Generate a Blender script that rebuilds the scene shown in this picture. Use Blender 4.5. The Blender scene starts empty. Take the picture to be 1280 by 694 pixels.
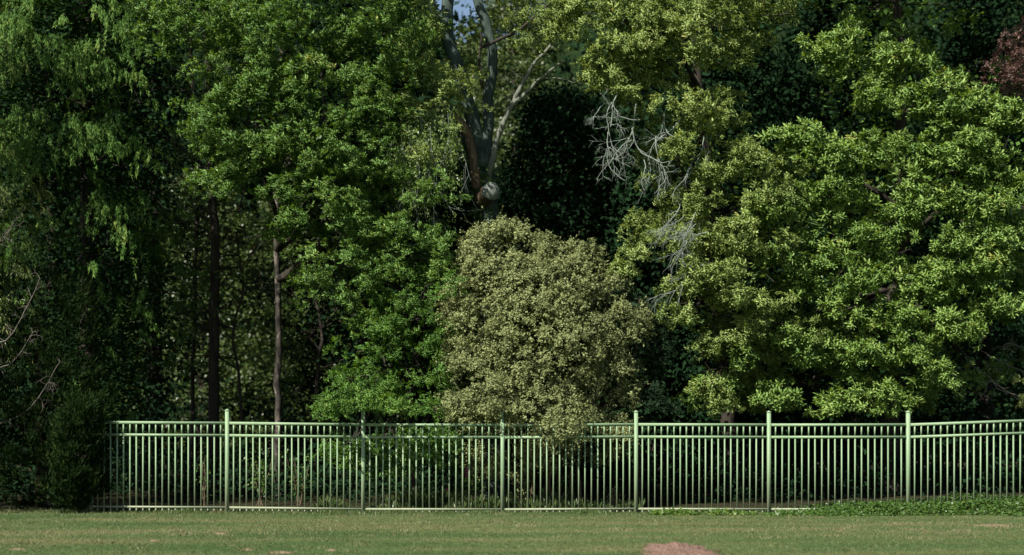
import bpy, math, random
import numpy as np
from mathutils import Vector, noise

# ------------------------------------------------------------------ camera
F = 1760.0                       # focal length in photo pixels (1280 wide)
HZ = 530.0                       # photo row of the horizon
CZ = 1.6                         # camera height
FY = 25.3                        # distance of the fence
scene = bpy.context.scene
C = scene.collection
cam_d = bpy.data.cameras.new("camera")
cam = bpy.data.objects.new("camera", cam_d)
C.objects.link(cam)
cam.location = (0, 0, CZ)
cam.rotation_euler = (math.radians(90), 0, 0)
cam_d.sensor_width = 36
cam_d.lens = 36 * F / 1280
cam_d.shift_y = (HZ - 347) / 1280
cam_d.clip_end = 2000
cam_d.dof.use_dof = True
cam_d.dof.focus_distance = FY
cam_d.dof.aperture_fstop = 0.7
scene.camera = cam

# ------------------------------------------------------------------ light
EL, AZ = 43.0, 38.0              # sun elevation, degrees left of straight behind the camera
el, az = math.radians(EL), math.radians(AZ)
sv = Vector((-math.sin(az) * math.cos(el), -math.cos(az) * math.cos(el), math.sin(el)))
world = bpy.data.worlds.new("World")
scene.world = world
world.use_nodes = True
wn = world.node_tree
for n in list(wn.nodes):
    wn.nodes.remove(n)
sky = wn.nodes.new("ShaderNodeTexSky")
sky.sky_type = 'NISHITA'
sky.sun_disc = False
sky.ozone_density = 0.35
sky.sun_elevation = el
sky.sun_rotation = math.atan2(sv.x, sv.y)
bg = wn.nodes.new("ShaderNodeBackground")
bg.inputs[1].default_value = 0.05
wo = wn.nodes.new("ShaderNodeOutputWorld")
wn.links.new(sky.outputs[0], bg.inputs[0])
wn.links.new(bg.outputs[0], wo.inputs[0])
sun_d = bpy.data.lights.new("sun", 'SUN')
sun_d.energy = 4.2
sun_d.angle = math.radians(0.5)
sun_d.color = (1.0, 0.95, 0.86)
sun = bpy.data.objects.new("sun", sun_d)
C.objects.link(sun)
sun.rotation_euler = (-sv).to_track_quat('-Z', 'Y').to_euler()
scene.view_settings.view_transform = 'Standard'
scene.view_settings.look = 'None'
scene.view_settings.gamma = 1
scene.view_settings.exposure = 1.3

rng = np.random.default_rng(7)
random.seed(7)


def wx(px, Y): return (px - 640.0) * Y / F
def wz(py, Y): return CZ + (HZ - py) * Y / F
def P(px, py, Y): return np.array((wx(px, Y), Y, wz(py, Y)))


# ------------------------------------------------------------------ materials
def new_mat(name):
    m = bpy.data.materials.new(name)
    m.use_nodes = True
    nt = m.node_tree
    for n in list(nt.nodes):
        nt.nodes.remove(n)
    out = nt.nodes.new("ShaderNodeOutputMaterial")
    return m, nt, out


def ramp(nt, stops):
    r = nt.nodes.new("ShaderNodeValToRGB")
    e = r.color_ramp.elements
    while len(e) < len(stops):
        e.new(0.5)
    for k, (p, c) in enumerate(stops):
        e[k].position = p
        e[k].color = (*c, 1)
    return r


def leaf_mat(name, stops, trans=0.3, rough=0.42, spec=0.42):
    m, nt, out = new_mat(name)
    a = nt.nodes.new("ShaderNodeAttribute"); a.attribute_name = "tone"
    r = ramp(nt, stops)
    nt.links.new(a.outputs["Fac"], r.inputs[0])
    p = nt.nodes.new("ShaderNodeBsdfPrincipled")
    p.inputs["Roughness"].default_value = rough
    p.inputs["Specular IOR Level"].default_value = spec
    t = nt.nodes.new("ShaderNodeBsdfTranslucent")
    hs = nt.nodes.new("ShaderNodeHueSaturation")
    hs.inputs["Hue"].default_value = 0.48
    hs.inputs["Saturation"].default_value = 1.15
    hs.inputs["Value"].default_value = 1.1
    nt.links.new(r.outputs[0], hs.inputs["Color"])
    mx = nt.nodes.new("ShaderNodeMixShader"); mx.inputs[0].default_value = trans
    nt.links.new(r.outputs[0], p.inputs["Base Color"])
    nt.links.new(hs.outputs[0], t.inputs["Color"])
    nt.links.new(p.outputs[0], mx.inputs[1]); nt.links.new(t.outputs[0], mx.inputs[2])
    nt.links.new(mx.outputs[0], out.inputs[0])
    return m


def noise_mat(name, stops, scale=(1, 1, 1), detail=6, freq=4.0, rough=0.85, bump=0.3, spec=0.2, dist=0.04):
    m, nt, out = new_mat(name)
    tc = nt.nodes.new("ShaderNodeTexCoord")
    mp = nt.nodes.new("ShaderNodeMapping"); mp.inputs["Scale"].default_value = scale
    nz = nt.nodes.new("ShaderNodeTexNoise"); nz.inputs["Scale"].default_value = freq; nz.inputs["Detail"].default_value = detail
    nz.inputs["Roughness"].default_value = 0.65
    nt.links.new(tc.outputs["Object"], mp.inputs[0]); nt.links.new(mp.outputs[0], nz.inputs["Vector"])
    r = ramp(nt, stops)
    nt.links.new(nz.outputs["Fac"], r.inputs[0])
    p = nt.nodes.new("ShaderNodeBsdfPrincipled")
    p.inputs["Roughness"].default_value = rough
    p.inputs["Specular IOR Level"].default_value = spec
    nt.links.new(r.outputs[0], p.inputs["Base Color"])
    if bump:
        b = nt.nodes.new("ShaderNodeBump"); b.inputs["Strength"].default_value = bump; b.inputs["Distance"].default_value = dist
        nt.links.new(nz.outputs["Fac"], b.inputs["Height"]); nt.links.new(b.outputs[0], p.inputs["Normal"])
    nt.links.new(p.outputs[0], out.inputs[0])
    return m


M = {}
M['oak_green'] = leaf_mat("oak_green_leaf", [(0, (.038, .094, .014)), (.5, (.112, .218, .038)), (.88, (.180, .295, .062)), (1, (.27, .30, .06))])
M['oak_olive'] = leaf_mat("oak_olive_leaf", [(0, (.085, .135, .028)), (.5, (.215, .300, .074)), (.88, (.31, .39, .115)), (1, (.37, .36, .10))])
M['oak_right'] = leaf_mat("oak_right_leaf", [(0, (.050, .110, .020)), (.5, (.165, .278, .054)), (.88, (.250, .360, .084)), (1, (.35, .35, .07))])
M['vivid'] = leaf_mat("bright_green_leaf", [(0, (.035, .095, .012)), (.6, (.105, .225, .032)), (1, (.19, .29, .055))])
M['shrub'] = leaf_mat("grey_olive_leaf", [(0, (.088, .110, .042)), (.5, (.192, .220, .088)), (.85, (.245, .272, .112)), (1, (.23, .29, .15))], trans=.25, rough=.6, spec=.2)
M['cypress'] = leaf_mat("cypress_spray", [(0, (.006, .024, .004)), (.5, (.055, .118, .020)), (.9, (.150, .235, .050)), (1, (.22, .25, .065))], trans=.15, rough=.7, spec=.12)
M['juniper'] = leaf_mat("juniper_spray", [(0, (.005, .012, .003)), (.6, (.010, .024, .004)), (1, (.026, .040, .008))], trans=.1, rough=.8, spec=.08)  # colour darkened for the shade the juniper stands in
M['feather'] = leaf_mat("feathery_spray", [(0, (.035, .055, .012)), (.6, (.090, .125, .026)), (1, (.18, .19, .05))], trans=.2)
M['dark'] = leaf_mat("shaded_evergreen_leaf", [(0, (.004, .014, .005)), (.7, (.009, .028, .009)), (1, (.018, .045, .013))], trans=.1, rough=.8, spec=.08)  # near-black green puts the shade of the wood's depth into the leaf
M['shrub_shade'] = leaf_mat("shaded_shrub_leaf", [(0, (.020, .045, .020)), (.6, (.040, .080, .036)), (1, (.09, .13, .07))], rough=.6, spec=.2)  # darker leaf colour for the shrub's shaded right side
M['far'] = leaf_mat("far_leaf", [(0, (.025, .050, .010)), (.6, (.055, .085, .018)), (1, (.09, .11, .03))], trans=.3)
M['copper'] = leaf_mat("copper_leaf", [(0, (.08, .045, .035)), (.6, (.22, .12, .095)), (1, (.30, .22, .19))], trans=.2)
M['ivy'] = leaf_mat("ivy_leaf", [(0, (.022, .055, .010)), (.6, (.052, .105, .017)), (1, (.11, .16, .03))], trans=.25)
M['blade'] = leaf_mat("grass_blade", [(0, (.045, .085, .022)), (.6, (.085, .120, .035)), (1, (.16, .15, .06))], trans=.25)
M['lawn_blade'] = leaf_mat("lawn_blade", [(0, (.046, .080, .027)), (.5, (.094, .118, .046)), (.8, (.135, .141, .063)), (1, (.19, .165, .092))], trans=.2, spec=.15)
M['petal'] = leaf_mat("pink_petal", [(0, (.25, .03, .12)), (1, (.40, .06, .22))])
M['bark_dark'] = noise_mat("dark_bark", [(.3, (.014, .012, .009)), (.7, (.045, .038, .028))], (1, 1, .25), freq=14, bump=.8)  # bark colour lowered in place of the shade in the gaps
M['bark_grey'] = noise_mat("grey_bark", [(.3, (.016, .026, .022)), (.5, (.034, .052, .044)), (.75, (.08, .11, .085))], (1, 1, .35), freq=9, bump=.7)  # darkened for the canopy shade over the middle trunk
M['bark_flecked'] = noise_mat("light_flecked_bark", [(.42, (.018, .016, .013)), (.54, (.05, .043, .035)), (.64, (.20, .17, .145))], (1, 1, .5), freq=7, bump=.6)  # pale blotches paint sunlit patches onto the bark
M['bark_brown'] = noise_mat("brown_bark", [(.3, (.05, .035, .022)), (.7, (.15, .11, .07))], (1, 1, .3), freq=12, bump=.7)
M['stem_pale'] = noise_mat("pale_bark", [(.3, (.07, .08, .065)), (.55, (.13, .14, .11)), (.75, (.20, .21, .17))], (1, 1, .35), freq=9, bump=.7)
M['lichen'] = noise_mat("lichened_twig", [(.3, (.11, .13, .11)), (.6, (.20, .23, .20)), (.8, (.28, .31, .28))], freq=20, bump=.2)
M['bare'] = noise_mat("bare_twig", [(.3, (.06, .055, .043)), (.7, (.14, .125, .105))], freq=20, bump=.2)
M['soil'] = noise_mat("bare_soil", [(.25, (.10, .065, .048)), (.55, (.20, .125, .095)), (.8, (.28, .19, .15))], freq=22, bump=1.0, dist=.05)
M['soil_dry'] = noise_mat("dry_soil", [(.25, (.10, .09, .05)), (.8, (.26, .18, .12))], freq=14, bump=1.0, dist=.03)


def cut_wood_mat():
    m, nt, out = new_mat("cut_wood")
    tc = nt.nodes.new("ShaderNodeTexCoord")
    w = nt.nodes.new("ShaderNodeTexWave"); w.wave_type = 'RINGS'; w.rings_direction = 'SPHERICAL'
    w.inputs["Scale"].default_value = 8; w.inputs["Distortion"].default_value = 0.6
    r = ramp(nt, [(.0, (.085, .098, .080)), (.6, (.125, .140, .115)), (1, (.14, .155, .128))])
    p = nt.nodes.new("ShaderNodeBsdfPrincipled"); p.inputs["Roughness"].default_value = .9
    nt.links.new(tc.outputs["Object"], w.inputs["Vector"]); nt.links.new(w.outputs["Fac"], r.inputs[0])
    nt.links.new(r.outputs[0], p.inputs["Base Color"]); nt.links.new(p.outputs[0], out.inputs[0])
    return m


M['cut'] = cut_wood_mat()


def paint_mat():
    """weathered pale green paint, with soil splashed on the lowest part and blotches of grime"""
    m, nt, out = new_mat("fence_paint")
    L = nt.links.new
    geo = nt.nodes.new("ShaderNodeNewGeometry")
    def nz(f, sc=(1, 1, 1)):
        mp = nt.nodes.new("ShaderNodeMapping"); mp.inputs["Scale"].default_value = sc
        n = nt.nodes.new("ShaderNodeTexNoise"); n.inputs["Scale"].default_value = f; n.inputs["Detail"].default_value = 5
        L(geo.outputs["Position"], mp.inputs[0]); L(mp.outputs[0], n.inputs["Vector"]); return n
    a = nz(1.7, (1, 1, .4)); b = nz(16)
    r1 = ramp(nt, [(.3, (.135, .215, .115)), (.5, (.175, .260, .145)), (.7, (.215, .290, .175))]); L(a.outputs["Fac"], r1.inputs[0])
    sp = nt.nodes.new("ShaderNodeSeparateXYZ"); L(geo.outputs["Position"], sp.inputs[0])
    ad = nt.nodes.new("ShaderNodeMath"); ad.operation = 'MULTIPLY_ADD'; ad.inputs[1].default_value = -.9; L(b.outputs["Fac"], ad.inputs[0]); L(sp.outputs[2], ad.inputs[2])
    mr = nt.nodes.new("ShaderNodeMapRange"); mr.inputs[1].default_value = .25; mr.inputs[2].default_value = -.5; mr.inputs[3].default_value = 0; mr.inputs[4].default_value = .9; L(ad.outputs[0], mr.inputs[0])
    mx = nt.nodes.new("ShaderNodeMix"); mx.data_type = 'RGBA'; L(mr.outputs[0], mx.inputs[0]); L(r1.outputs[0], mx.inputs[6]); mx.inputs[7].default_value = (.22, .23, .155, 1)
    p = nt.nodes.new("ShaderNodeBsdfPrincipled"); p.inputs["Roughness"].default_value = .55; p.inputs["Specular IOR Level"].default_value = .3
    L(mx.outputs[2], p.inputs["Base Color"]); L(p.outputs[0], out.inputs[0])
    return m


M['paint'] = paint_mat()


def ground_mat():
    m, nt, out = new_mat("mown_lawn")
    L = nt.links.new
    geo = nt.nodes.new("ShaderNodeNewGeometry")
    def nz(sx, sy, freq, det=5):
        mp = nt.nodes.new("ShaderNodeMapping"); mp.inputs["Scale"].default_value = (sx, sy, 1)
        n = nt.nodes.new("ShaderNodeTexNoise"); n.inputs["Scale"].default_value = freq; n.inputs["Detail"].default_value = det
        L(geo.outputs["Position"], mp.inputs[0]); L(mp.outputs[0], n.inputs["Vector"]); return n
    a = nz(.25, 1.2, .8); b = nz(1, 1, 9, 8); c = nz(1, 1, 1.3)
    r1 = ramp(nt, [(.32, (.036, .070, .022)), (.5, (.062, .094, .034)), (.68, (.115, .110, .052))])
    L(a.outputs["Fac"], r1.inputs[0])
    r2 = ramp(nt, [(.3, (.55, .6, .5)), (.7, (1.35, 1.3, 1.2))])
    L(b.outputs["Fac"], r2.inputs[0])
    mul = nt.nodes.new("ShaderNodeMix"); mul.data_type = 'RGBA'; mul.blend_type = 'MULTIPLY'; mul.inputs[0].default_value = 1
    L(r1.outputs[0], mul.inputs[6]); L(r2.outputs[0], mul.inputs[7])
    # woodland soil and litter beyond the fence line, colour darkened for shade
    sp = nt.nodes.new("ShaderNodeSeparateXYZ"); L(geo.outputs["Position"], sp.inputs[0])
    ad = nt.nodes.new("ShaderNodeMath"); ad.operation = 'MULTIPLY_ADD'; ad.inputs[1].default_value = 1.2
    L(c.outputs["Fac"], ad.inputs[0]); L(sp.outputs[1], ad.inputs[2])
    mr = nt.nodes.new("ShaderNodeMapRange"); mr.inputs[1].default_value = 25.7; mr.inputs[2].default_value = 26.5
    L(ad.outputs[0], mr.inputs[0])
    r3 = ramp(nt, [(.3, (.012, .014, .006)), (.7, (.034, .030, .014))]); L(b.outputs["Fac"], r3.inputs[0])
    mx = nt.nodes.new("ShaderNodeMix"); mx.data_type = 'RGBA'
    L(mr.outputs[0], mx.inputs[0]); L(mul.outputs[2], mx.inputs[6]); L(r3.outputs[0], mx.inputs[7])
    p = nt.nodes.new("ShaderNodeBsdfPrincipled"); p.inputs["Roughness"].default_value = .95; p.inputs["Specular IOR Level"].default_value = .1
    L(mx.outputs[2], p.inputs["Base Color"])
    bp = nt.nodes.new("ShaderNodeBump"); bp.inputs["Strength"].default_value = .7; bp.inputs["Distance"].default_value = .04
    L(b.outputs["Fac"], bp.inputs["Height"]); L(bp.outputs[0], p.inputs["Normal"])
    L(p.outputs[0], out.inputs[0])
    return m


M['ground'] = ground_mat()


# ------------------------------------------------------------------ mesh building
class MB:
    """collects triangles (numpy) with one tone value per vertex"""
    def __init__(s):
        s.v, s.f, s.t, s.n = [], [], [], 0
    def add(s, v, f, t=None):
        v = np.asarray(v, float).reshape(-1, 3); f = np.asarray(f, int).reshape(-1, 3)
        s.v.append(v); s.f.append(f + s.n)
        s.t.append(np.full(len(v), .5) if t is None else np.broadcast_to(t, (len(v),)))
        s.n += len(v)
    def build(s, name, mat, parent=None, loc=(0, 0, 0), kind=None, smooth=False):
        V = np.concatenate(s.v) - np.array(loc); Fc = np.concatenate(s.f); T = np.concatenate(s.t)
        me = bpy.data.meshes.new(name)
        me.vertices.add(len(V)); me.vertices.foreach_set("co", V.astype(np.float32).ravel())
        me.loops.add(len(Fc) * 3); me.loops.foreach_set("vertex_index", Fc.astype(np.int32).ravel())
        me.polygons.add(len(Fc)); me.polygons.foreach_set("loop_start", np.arange(0, len(Fc) * 3, 3, dtype=np.int32))
        if smooth:
            me.polygons.foreach_set("use_smooth", np.ones(len(Fc), bool))
        at = me.attributes.new("tone", 'FLOAT', 'POINT'); at.data.foreach_set("value", T.astype(np.float32))
        me.update(calc_edges=True)
        me.materials.append(mat)
        o = bpy.data.objects.new(name, me); C.objects.link(o)
        if parent is not None:
            o.parent = parent
            o.location = np.array(loc) - np.array(parent.location)
        else:
            o.location = loc
        if kind: o["kind"] = kind
        return o


def thing(name, label, cat, loc, group=None):
    o = bpy.data.objects.new(name, None); C.objects.link(o)
    o.location = loc; o.empty_display_size = .3
    o["label"] = label; o["category"] = cat
    if group: o["group"] = group
    return o


def tag(o, label, cat, group=None, kind=None):
    o["label"] = label; o["category"] = cat
    if group: o["group"] = group
    if kind: o["kind"] = kind
    return o


def norm(a):
    return a / (np.linalg.norm(a, axis=-1, keepdims=True) + 1e-9)


SHAPES = {   # (along, across, lift) template vertices and triangles
    'lobed': (np.array([(0, 0, 0), (.50, .21, -.04), (1, 0, -.12), (.50, -.21, -.04), (.70, .46, -.10), (.70, -.46, -.10), (.12, .03, 0), (.12, -.03, 0)]),
              np.array([(0, 3, 1), (1, 3, 2), (6, 4, 1), (7, 3, 5)])),
    'simple': (np.array([(0, 0, 0), (.45, .32, -.06), (1, 0, -.10), (.45, -.32, -.06)]), np.array([(0, 3, 1), (1, 3, 2)])),
    'needle': (np.array([(0, .10, 0), (0, -.10, 0), (1, 0, -.05)]), np.array([(0, 1, 2)])),
}


def leaves(mb, base, d, up, length, shape, tone):
    d = norm(d); side = norm(np.cross(d, up)); nrm = np.cross(side, d)
    tv, tf = SHAPES[shape]
    n = len(base); k = len(tv)
    L = np.broadcast_to(length, (n,))[:, None, None]
    V = base[:, None, :] + L * (tv[None, :, 0:1] * d[:, None, :] + tv[None, :, 1:2] * side[:, None, :] + tv[None, :, 2:3] * nrm[:, None, :])
    Fx = (tf[None] + (np.arange(n) * k)[:, None, None]).reshape(-1, 3)
    mb.add(V.reshape(-1, 3), Fx, np.repeat(np.clip(tone, 0, 1), k))


def tube(mb, pts, r0, r1, sides=7, wob=0.0, tone=.5, pw=1.0):
    pts = np.asarray(pts, float); n = len(pts)
    tan = norm(np.gradient(pts, axis=0))
    ref = np.array((0.0, 1.0, 0.02)) if abs(tan[0][1]) < .9 else np.array((1.0, 0, 0))
    a = norm(np.cross(tan, ref)); b = np.cross(tan, a)
    t = np.linspace(0, 1, n)
    r = (r0 + (r1 - r0) * t ** pw)[:, None] * (1 + wob * rng.normal(size=(n, sides)) * .5)
    th = np.linspace(0, 2 * np.pi, sides, endpoint=False)
    V = pts[:, None] + r[..., None] * (np.cos(th)[None, :, None] * a[:, None] + np.sin(th)[None, :, None] * b[:, None])
    f = []
    for i in range(n - 1):
        for j in range(sides):
            p, q = i * sides + j, i * sides + (j + 1) % sides
            f += [(p, q, q + sides), (p, q + sides, p + sides)]
    mb.add(V.reshape(-1, 3), f, tone)
    mb.add(np.vstack([V[-1], pts[-1:] + tan[-1:] * r1 * .3]), [(j, (j + 1) % sides, sides) for j in range(sides)], tone)


def curve(ctrl, n=12, jit=0.0):
    """smooth polyline through control points (Catmull-Rom) with jitter"""
    c = np.asarray(ctrl, float)
    if len(c) == 2:
        out = c[0] + (c[1] - c[0]) * np.linspace(0, 1, n)[:, None]
    else:
        e = np.vstack([2 * c[0] - c[1], c, 2 * c[-1] - c[-2]])
        out = []
        m = len(c) - 1
        for u in np.linspace(0, m - 1e-6, n):
            i = int(u); t = u - i
            p0, p1, p2, p3 = e[i], e[i + 1], e[i + 2], e[i + 3]
            out.append(.5 * (2 * p1 + (p2 - p0) * t + (2 * p0 - 5 * p1 + 4 * p2 - p3) * t * t + (3 * p1 - p0 - 3 * p2 + p3) * t ** 3))
        out = np.array(out)
    if jit:
        j = rng.normal(size=out.shape) * jit; j[0] = 0
        out = out + j
    return out


def twig(mb, p, d, length, r, depth, spread=.6, bend=.25, grav=0.0, kids=3):
    """recursive crooked bare twig"""
    n = max(4, int(length / .07)); n = min(n, 12)
    pts = [np.array(p, float)]; dd = norm(np.array(d, float))
    for i in range(n):
        dd = norm(dd + rng.normal(size=3) * bend + np.array((0, 0, grav)))
        pts.append(pts[-1] + dd * length / n)
    tube(mb, pts, r, r * .35, 5 if depth > 0 else 4)
    if depth > 0:
        for k in range(kids):
            i = rng.integers(1, n)
            t = norm(np.array(pts[i]) - np.array(pts[i - 1]))
            nd = norm(t + rng.normal(size=3) * spread)
            twig(mb, pts[i], nd, length * rng.uniform(.35, .65), r * .55, depth - 1, spread, bend, grav, kids)


def n3(p, s, off=0.0):
    return noise.noise(Vector((p[0] * s + off, p[1] * s, p[2] * s)))


def shell(blobs, dens, thick=.35, seed_off=0.0, nscale=.9, thresh=-.15, front=.55):
    """clump centres on the outside of a union of ellipsoids; blobs are (centre, radii). returns centres, outward dirs"""
    out, dirs = [], []
    for bi, (c, r) in enumerate(blobs):
        area = 4 * np.pi * ((r[0] * r[1]) ** 1.6 + (r[0] * r[2]) ** 1.6 + (r[1] * r[2]) ** 1.6) ** (1 / 1.6) / 3 ** (1 / 1.6)
        n = int(area * dens * 1.6)
        u = norm(rng.normal(size=(n, 3)))
        keep = rng.random(n) < np.where(u[:, 1] > .25, 1 - front, 1.0) * np.where(u[:, 2] < -.5, .55, 1.0)
        u = u[keep]
        rad = 1 - thick * rng.random(len(u)) ** 1.5 + .06 * rng.normal(size=len(u))
        p = c + u * r * rad[:, None]
        for q, w in zip(p, u):
            if n3(q, nscale, seed_off) < thresh: continue
            buried = False
            for bj, (c2, r2) in enumerate(blobs):
                if bj != bi and np.sum(((q - c2) / r2) ** 2) < .40: buried = True; break
            if not buried: out.append(q); dirs.append(w)
    return np.array(out), np.array(dirs)


def oak_clumps(mb, cen, out, size=(.34, .13), tips=11, per=8, ll=.115, shape='lobed', droop=.12, tone_mid=.5, zs=.68):
    """domed puffs of twig tips, each tip a whorl of leaves; the dome faces up and outward"""
    n = len(cen); k = int(tips * 1.5); R = size[0] * 1.0
    u = norm(rng.normal(size=(n, k, 3)))
    flip = (u[..., 2] < -.15) & (rng.random((n, k)) < .85)
    u[..., 2] = np.where(flip, -u[..., 2], u[..., 2])
    rad = np.array((1, 1, zs)) * R * rng.uniform(.55, 1.3, (n, 1, 1)) * rng.uniform(.6, 1.08, (n, k, 1))
    h = norm(out * np.array((1, 1, .2)))
    T = (cen[:, None] + u * rad - np.array((0, 0, droop)) * (np.linalg.norm(u[..., :2], axis=-1, keepdims=True) ** 2)).reshape(-1, 3)
    # elongate along the shoot so that puffs are uneven
    el_ = (u[..., 0:1] * h[:, None, 0:1] + u[..., 1:2] * h[:, None, 1:2]) * h[:, None] * R * rng.uniform(-.1, .8, (n, 1, 1))
    T = T + el_.reshape(-1, 3)
    D = u.reshape(-1, 3); H = np.repeat(h, k, 0)
    ctone = np.repeat(rng.normal(size=n) * .10, k); N = len(T)
    rep = lambda q: np.repeat(q, per, 0)
    ct = rep(ctone + rng.normal(size=N) * .07)
    T = rep(T); D = rep(D); H = rep(H)
    r = norm(rng.normal(size=T.shape) * (1, 1, .7))
    ld = norm(D * .35 + H * .2 + r * 1.0 + np.array((0, 0, -.15)))
    up = norm(D * .9 + H * .45 + np.array((0, 0, .5)) + rng.normal(size=T.shape) * .33)
    leaves(mb, T + rng.normal(size=T.shape) * .018, ld, up, ll * rng.uniform(.65, 1.2, len(T)), shape, tone_mid + ct + rng.normal(size=len(T)) * .12)


def coarse(mb, blobs, dens, ll=.24, rad=.78, tone=.25, above=False):  # low tone paints in the shade inside the crown
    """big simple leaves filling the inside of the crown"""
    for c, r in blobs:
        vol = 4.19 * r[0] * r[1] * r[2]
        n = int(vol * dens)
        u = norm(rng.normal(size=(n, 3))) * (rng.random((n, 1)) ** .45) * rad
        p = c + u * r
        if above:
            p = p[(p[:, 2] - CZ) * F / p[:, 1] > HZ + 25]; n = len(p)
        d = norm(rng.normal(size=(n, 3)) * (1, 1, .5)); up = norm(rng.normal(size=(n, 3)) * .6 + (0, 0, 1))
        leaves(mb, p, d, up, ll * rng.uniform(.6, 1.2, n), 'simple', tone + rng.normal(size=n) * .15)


def px_blobs(rows):
    """rows of (px, py, Y, rx_px, rz_px, ry_m) -> ellipsoids in metres"""
    return [(P(x, y, Y), np.array((rx * Y / F, ry, rz * Y / F))) for x, y, Y, rx, rz, ry in rows]


def limbs(mb, trunk_pts, blobs, r=.07, subs=8, rsub=.022, low=.0):
    tp = np.asarray(trunk_pts)
    tp = tp[len(tp) * 3 // 5:]
    for c, rad in blobs:
        k = int(np.argmin(np.linalg.norm(tp - c, axis=1) + np.maximum(0, tp[:, 2] - c[2] + .4) * 3))
        s = tp[k]
        mid = (s + c) / 2 + np.array((0, 0, .25)) + rng.normal(size=3) * .15
        cv = curve([s, mid, c], 10, .02)
        tube(mb, cv, r, r * .4, 6)
        for j in range(subs):
            i = rng.integers(4, 10)
            u = norm(rng.normal(size=3) + np.array((0, -.6, .1)))
            e = c + u * rad * .85
            tube(mb, curve([cv[i], (cv[i] + e) / 2 + rng.normal(size=3) * .1, e], 7, .015), rsub, rsub * .3, 4)


# ------------------------------------------------------------------ terrain
def bank(x, y):
    """low ivy-grown rise under the right end of the fence"""
    a = np.clip((x - 4.6) / 4.5, 0, 1); a = a * a * (3 - 2 * a)
    b = np.clip((y - 24.3) / .9, 0, 1); b = b * b * (3 - 2 * b)
    l = np.clip((-6.8 - x) / 1.5, 0, 1) * .035
    return .16 * a * b + l * b


def gh(x, y):
    w = .012 * np.sin(x * .9 + 1.3) * np.cos(y * .8) + .010 * np.sin(x * .37 + y * .61)
    return w + bank(x, y)


xs = np.concatenate([np.linspace(-400, -16, 14), np.arange(-15.75, 15.8, .25), np.linspace(16, 400, 14)])
ys = np.concatenate([np.linspace(-300, 9, 12), np.arange(9.25, 40, .25), np.linspace(40.5, 600, 16)])
X, Yg = np.meshgrid(xs, ys)
Z = gh(X, Yg) * np.clip((60 - np.abs(X)) / 20, 0, 1)
V = np.stack([X, Yg, Z], -1).reshape(-1, 3)
ii, jj = np.meshgrid(np.arange(len(ys) - 1), np.arange(len(xs) - 1), indexing='ij')
q = (ii * len(xs) + jj).ravel()
Fc = np.concatenate([np.stack([q, q + 1, q + 1 + len(xs)], 1), np.stack([q, q + 1 + len(xs), q + len(xs)], 1)])
g = MB(); g.add(V, Fc)
go = g.build("ground", M['ground'], kind="structure", smooth=True)

# ------------------------------------------------------------------ fence
post_px = [114, 284, 454, 628, 795, 961, 1135, 1308]
zo_x = [114, 284, 454, 628, 795, 961, 1135, 1308]
zo = [.045, .03, .0, -.005, .005, -.002, .0, .085]
fence = thing("metal_fence", "pale green metal picket fence running across behind the lawn", "fence", (wx(711, FY), FY, 0))


def box(mb, x0, x1, y0, y1, z0a, z1a, z0b=None, z1b=None):
    z0b = z0a if z0b is None else z0b; z1b = z1a if z1b is None else z1b
    v = [(x0, y0, z0a), (x1, y0, z0b), (x1, y1, z0b), (x0, y1, z0a), (x0, y0, z1a), (x1, y0, z1b), (x1, y1, z1b), (x0, y1, z1a)]
    f = [(0, 1, 5), (0, 5, 4), (1, 2, 6), (1, 6, 5), (2, 3, 7), (2, 7, 6), (3, 0, 4), (3, 4, 7), (4, 5, 6), (4, 6, 7), (0, 3, 2), (0, 2, 1)]
    mb.add(v, f)


def child_mesh(name, me, parent, loc):
    o = bpy.data.objects.new(name, me); C.objects.link(o); o.parent = parent
    o.location = np.array(loc) - np.array(parent.location)
    return o


pm = MB(); box(pm, -.032, .032, -.032, .032, -.1, 1.80)
post0 = cap0 = None
fx0 = np.array(fence.location)
pmesh = cmesh = kmesh = None
for x, dz in zip(post_px, zo):
    X0 = wx(x, FY)
    if pmesh is None:
        o = pm.build("post", M['paint'], fence, (0, 0, 0)); pmesh = o.data
        cp = MB(); box(cp, -.037, .037, -.037, .037, 1.80, 1.822)
        cp.add([(-.030, -.030, 1.822), (.030, -.030, 1.822), (.030, .030, 1.822), (-.030, .030, 1.822), (0, 0, 1.845)],
               [(0, 1, 4), (1, 2, 4), (2, 3, 4), (3, 0, 4)])
        c_ = cp.build("post_cap", M['paint'], None); cmesh = c_.data; c_.parent = o; c_.location = (0, 0, 0)
    else:
        o = bpy.data.objects.new("post", pmesh); C.objects.link(o); o.parent = fence
        c_ = bpy.data.objects.new("post_cap", cmesh); C.objects.link(c_); c_.parent = o
    o.location = np.array((X0, FY, dz)) - fx0
for i in range(len(post_px) - 1):
    xa, xb = wx(post_px[i], FY) + .0325, wx(post_px[i + 1], FY) - .0325
    za, zb = zo[i], zo[i + 1]
    for zc, hh in ((1.585, .024), (1.365, .022), (.070, .018)):
        r_ = MB(); box(r_, xa, xb, FY - .019, FY + .019, zc - hh + za, zc + hh + za, zc - hh + zb, zc + hh + zb)
        r_.build("rail", M['paint'], fence, ((xa + xb) / 2, FY, zc))
    for k in range(1, 21):
        t = k / 21
        X0 = wx(post_px[i], FY) * (1 - t) + wx(post_px[i + 1], FY) * t
        z = za * (1 - t) + zb * t
        if kmesh is None:
            km = MB()
            for a, b in ((-.006, .0515), (.0885, 1.3425), (1.3875, 1.5605)):      # picket between the rails
                box(km, -.0118, .0118, -.0118, .0118, a, b)
            o = km.build("picket", M['paint'], fence, (0, 0, 0)); kmesh = o.data
        else:
            o = bpy.data.objects.new("picket", kmesh); C.objects.link(o); o.parent = fence
        o.location = np.array((X0, FY, z)) - fx0
        o.rotation_euler = (rng.normal() * .001, rng.normal() * .0016, 0)

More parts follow.
